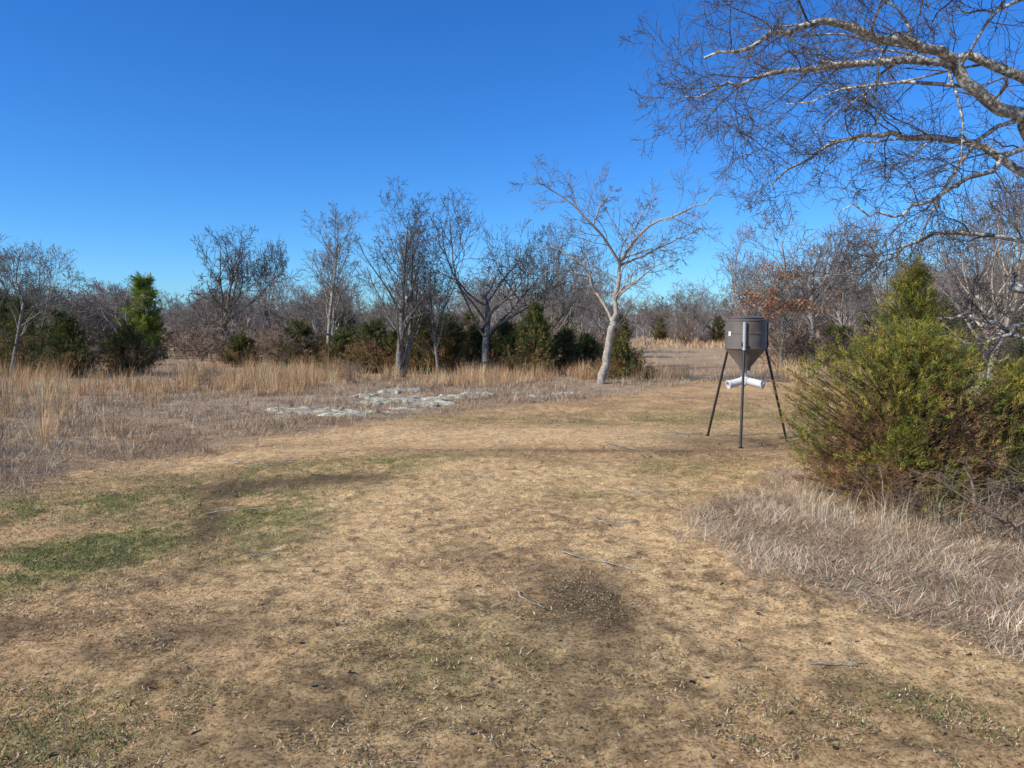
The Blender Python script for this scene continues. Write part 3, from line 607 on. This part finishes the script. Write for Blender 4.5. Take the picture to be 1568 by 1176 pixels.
def lathe(name, prof, mat, n=56, M=None):
    an = np.arange(n) * 2 * math.pi / n
    V = np.concatenate([np.stack([np.cos(an) * r_, np.sin(an) * r_, np.full(n, z_)], 1) for r_, z_ in prof]); Fq = []
    for i in range(len(prof) - 1):
        a = i * n + np.arange(n); c = i * n + (np.arange(n) + 1) % n; Fq.append(np.stack([a, c, c + n, a + n], 1))
    if M is not None: V = V @ np.array(M.to_3x3()).T + np.array(M.translation)
    o = mk_mesh(name, V, [np.concatenate(Fq)], None, mat, True); o.parent = fe
    md = o.modifiers.new('es', 'EDGE_SPLIT'); md.split_angle = math.radians(35); return o
R_ = .315
lathe('barrel', [(R_ - .012, 1.45), (R_, 1.455), (R_, 1.47), (R_ - .006, 1.475), (R_ - .006, 1.68), (R_ + .002, 1.685), (R_ + .002, 1.70), (R_ - .006, 1.705), (R_ - .006, 1.875), (R_ + .004, 1.88), (R_ + .004, 1.90), (R_ - .015, 1.905)], M_BAR)
lathe('lid', [(R_ - .06, 1.895), (R_ - .045, 1.925), (R_ - .06, 1.935), (.2, 1.95), (.06, 1.965), (.001, 1.967)], M_BAR)
lathe('funnel', [(R_ - .014, 1.452), (R_ - .02, 1.44), (.085, 1.17), (.08, 1.12), (.001, 1.12)], M_BAR)
lathe('spinner_housing', [(.001, 1.13), (.035, 1.128), (.035, .97), (.001, .968)], M_BRK, 24)
def tube(name, a, b_, r_, mat, n=14, wall=False):
    a, b_ = Vector(a), Vector(b_); L = (b_ - a).length; M = Matrix.Translation(a) @ (b_ - a).to_track_quat('Z', 'Y').to_matrix().to_4x4()
    if wall: pr = [(.001, .01), (r_, .01), (r_, L - .03), (r_ + .008, L - .03), (r_ + .008, L), (r_ - .008, L), (r_ - .008, .05), (.001, .05)]
    else: pr = [(.001, 0), (r_, 0), (r_, L), (.001, L)]
    return lathe(name, pr, mat, n, M)
for i, az in enumerate((-110, 126, 5)):
    c, s = math.cos(math.radians(az)), math.sin(math.radians(az))
    gz = float(height(FX + .71 * c, FY + .71 * s)) - fe.location.z
    tube('leg_%d' % (i + 1), (.71 * c, .71 * s, gz - .04), ((R_ + .01) * c, (R_ + .01) * s, 1.46), .019, M_LEG)
    tube('leg_socket_%d' % (i + 1), ((R_ + .017) * c, (R_ + .017) * s, 1.44), ((R_ + .017) * c, (R_ + .017) * s, 1.86), .026, M_BRK if i == 0 else M_LEG)  # front socket paler than the others: sunlight on it put into the colour
    tube('leg_clamp_%d' % (i + 1), ((R_ + .037) * c, (R_ + .037) * s, 1.52), ((R_ - .005) * c, (R_ - .005) * s, 1.52), .045, M_LEG)
    tube('foot_%d' % (i + 1), (.71 * c, .71 * s, gz - .01), (.71 * c, .71 * s, gz + .012), .035, M_LEG)
for i, az in enumerate((-165, -30, 80)):
    c, s = math.cos(math.radians(az)), math.sin(math.radians(az))
    tube('feed_pipe_%d' % (i + 1), (.02 * c, .02 * s, .96), (.29 * c, .29 * s, .90), .060, M_PVC, 24, True)
lathe('pipe_hub', [(.001, .90), (.06, .90), (.074, .92), (.074, 1.0), (.06, 1.02), (.001, 1.02)], M_PVC, 28)
n = 8
for k, (a0, a1, z0, z1) in enumerate([(-160, -150, 1.68, 1.72)]):
    an = np.radians(np.linspace(a0, a1, n)); rr = R_ + .002
    V = np.concatenate([np.stack([np.cos(an) * rr, np.sin(an) * rr, np.full(n, z)], 1) for z in (z0 - .03, z1)])
    o = mk_mesh('label', V, [np.stack([np.arange(n - 1), np.arange(1, n), np.arange(1, n) + n, np.arange(n - 1) + n], 1)], None, M_PVC); o.parent = fe

# ------------------------------------------------------------------ light, sky, camera
EL = math.radians(36); AZ = math.radians(242)
sv = Vector((math.sin(AZ) * math.cos(EL), math.cos(AZ) * math.cos(EL), math.sin(EL)))
su = bpy.data.lights.new('sun', 'SUN'); su.energy = 5.0; su.angle = math.radians(.5); su.color = (1, .95, .86)
so = bpy.data.objects.new('sun', su); so.rotation_euler = sv.to_track_quat('Z', 'Y').to_euler(); scene.collection.objects.link(so)
w = bpy.data.worlds.new('World'); scene.world = w; w.use_nodes = True; nt = w.node_tree
sk = nt.nodes.new('ShaderNodeTexSky'); sk.sky_type = 'NISHITA'; sk.sun_disc = False; sk.sun_elevation = EL; sk.sun_rotation = AZ
sk.altitude = 200; sk.air_density = 1.0; sk.dust_density = .1; sk.ozone_density = 3.0
hs = nt.nodes.new('ShaderNodeHueSaturation'); hs.inputs['Saturation'].default_value = 1.25
tn = nt.nodes.new('ShaderNodeMix'); tn.data_type = 'RGBA'; tn.blend_type = 'MULTIPLY'; tn.inputs[0].default_value = 1; tn.inputs[7].default_value = (.56, 1.03, 1.6, 1)
nt.links.new(sk.outputs[0], hs.inputs['Color']); nt.links.new(hs.outputs[0], tn.inputs[6]); nt.links.new(tn.outputs[2], nt.nodes['Background'].inputs[0]); nt.nodes['Background'].inputs[1].default_value = .105
cam = bpy.data.cameras.new('camera'); co = bpy.data.objects.new('camera', cam); scene.collection.objects.link(co); scene.camera = co
cam.lens = 27; cam.sensor_width = 36; cam.clip_end = 3000; co.location = (0, 0, 1.75 + float(height(0, 0))); co.rotation_euler = (math.radians(90 - 4.28), 0, 0)
print('DONE')
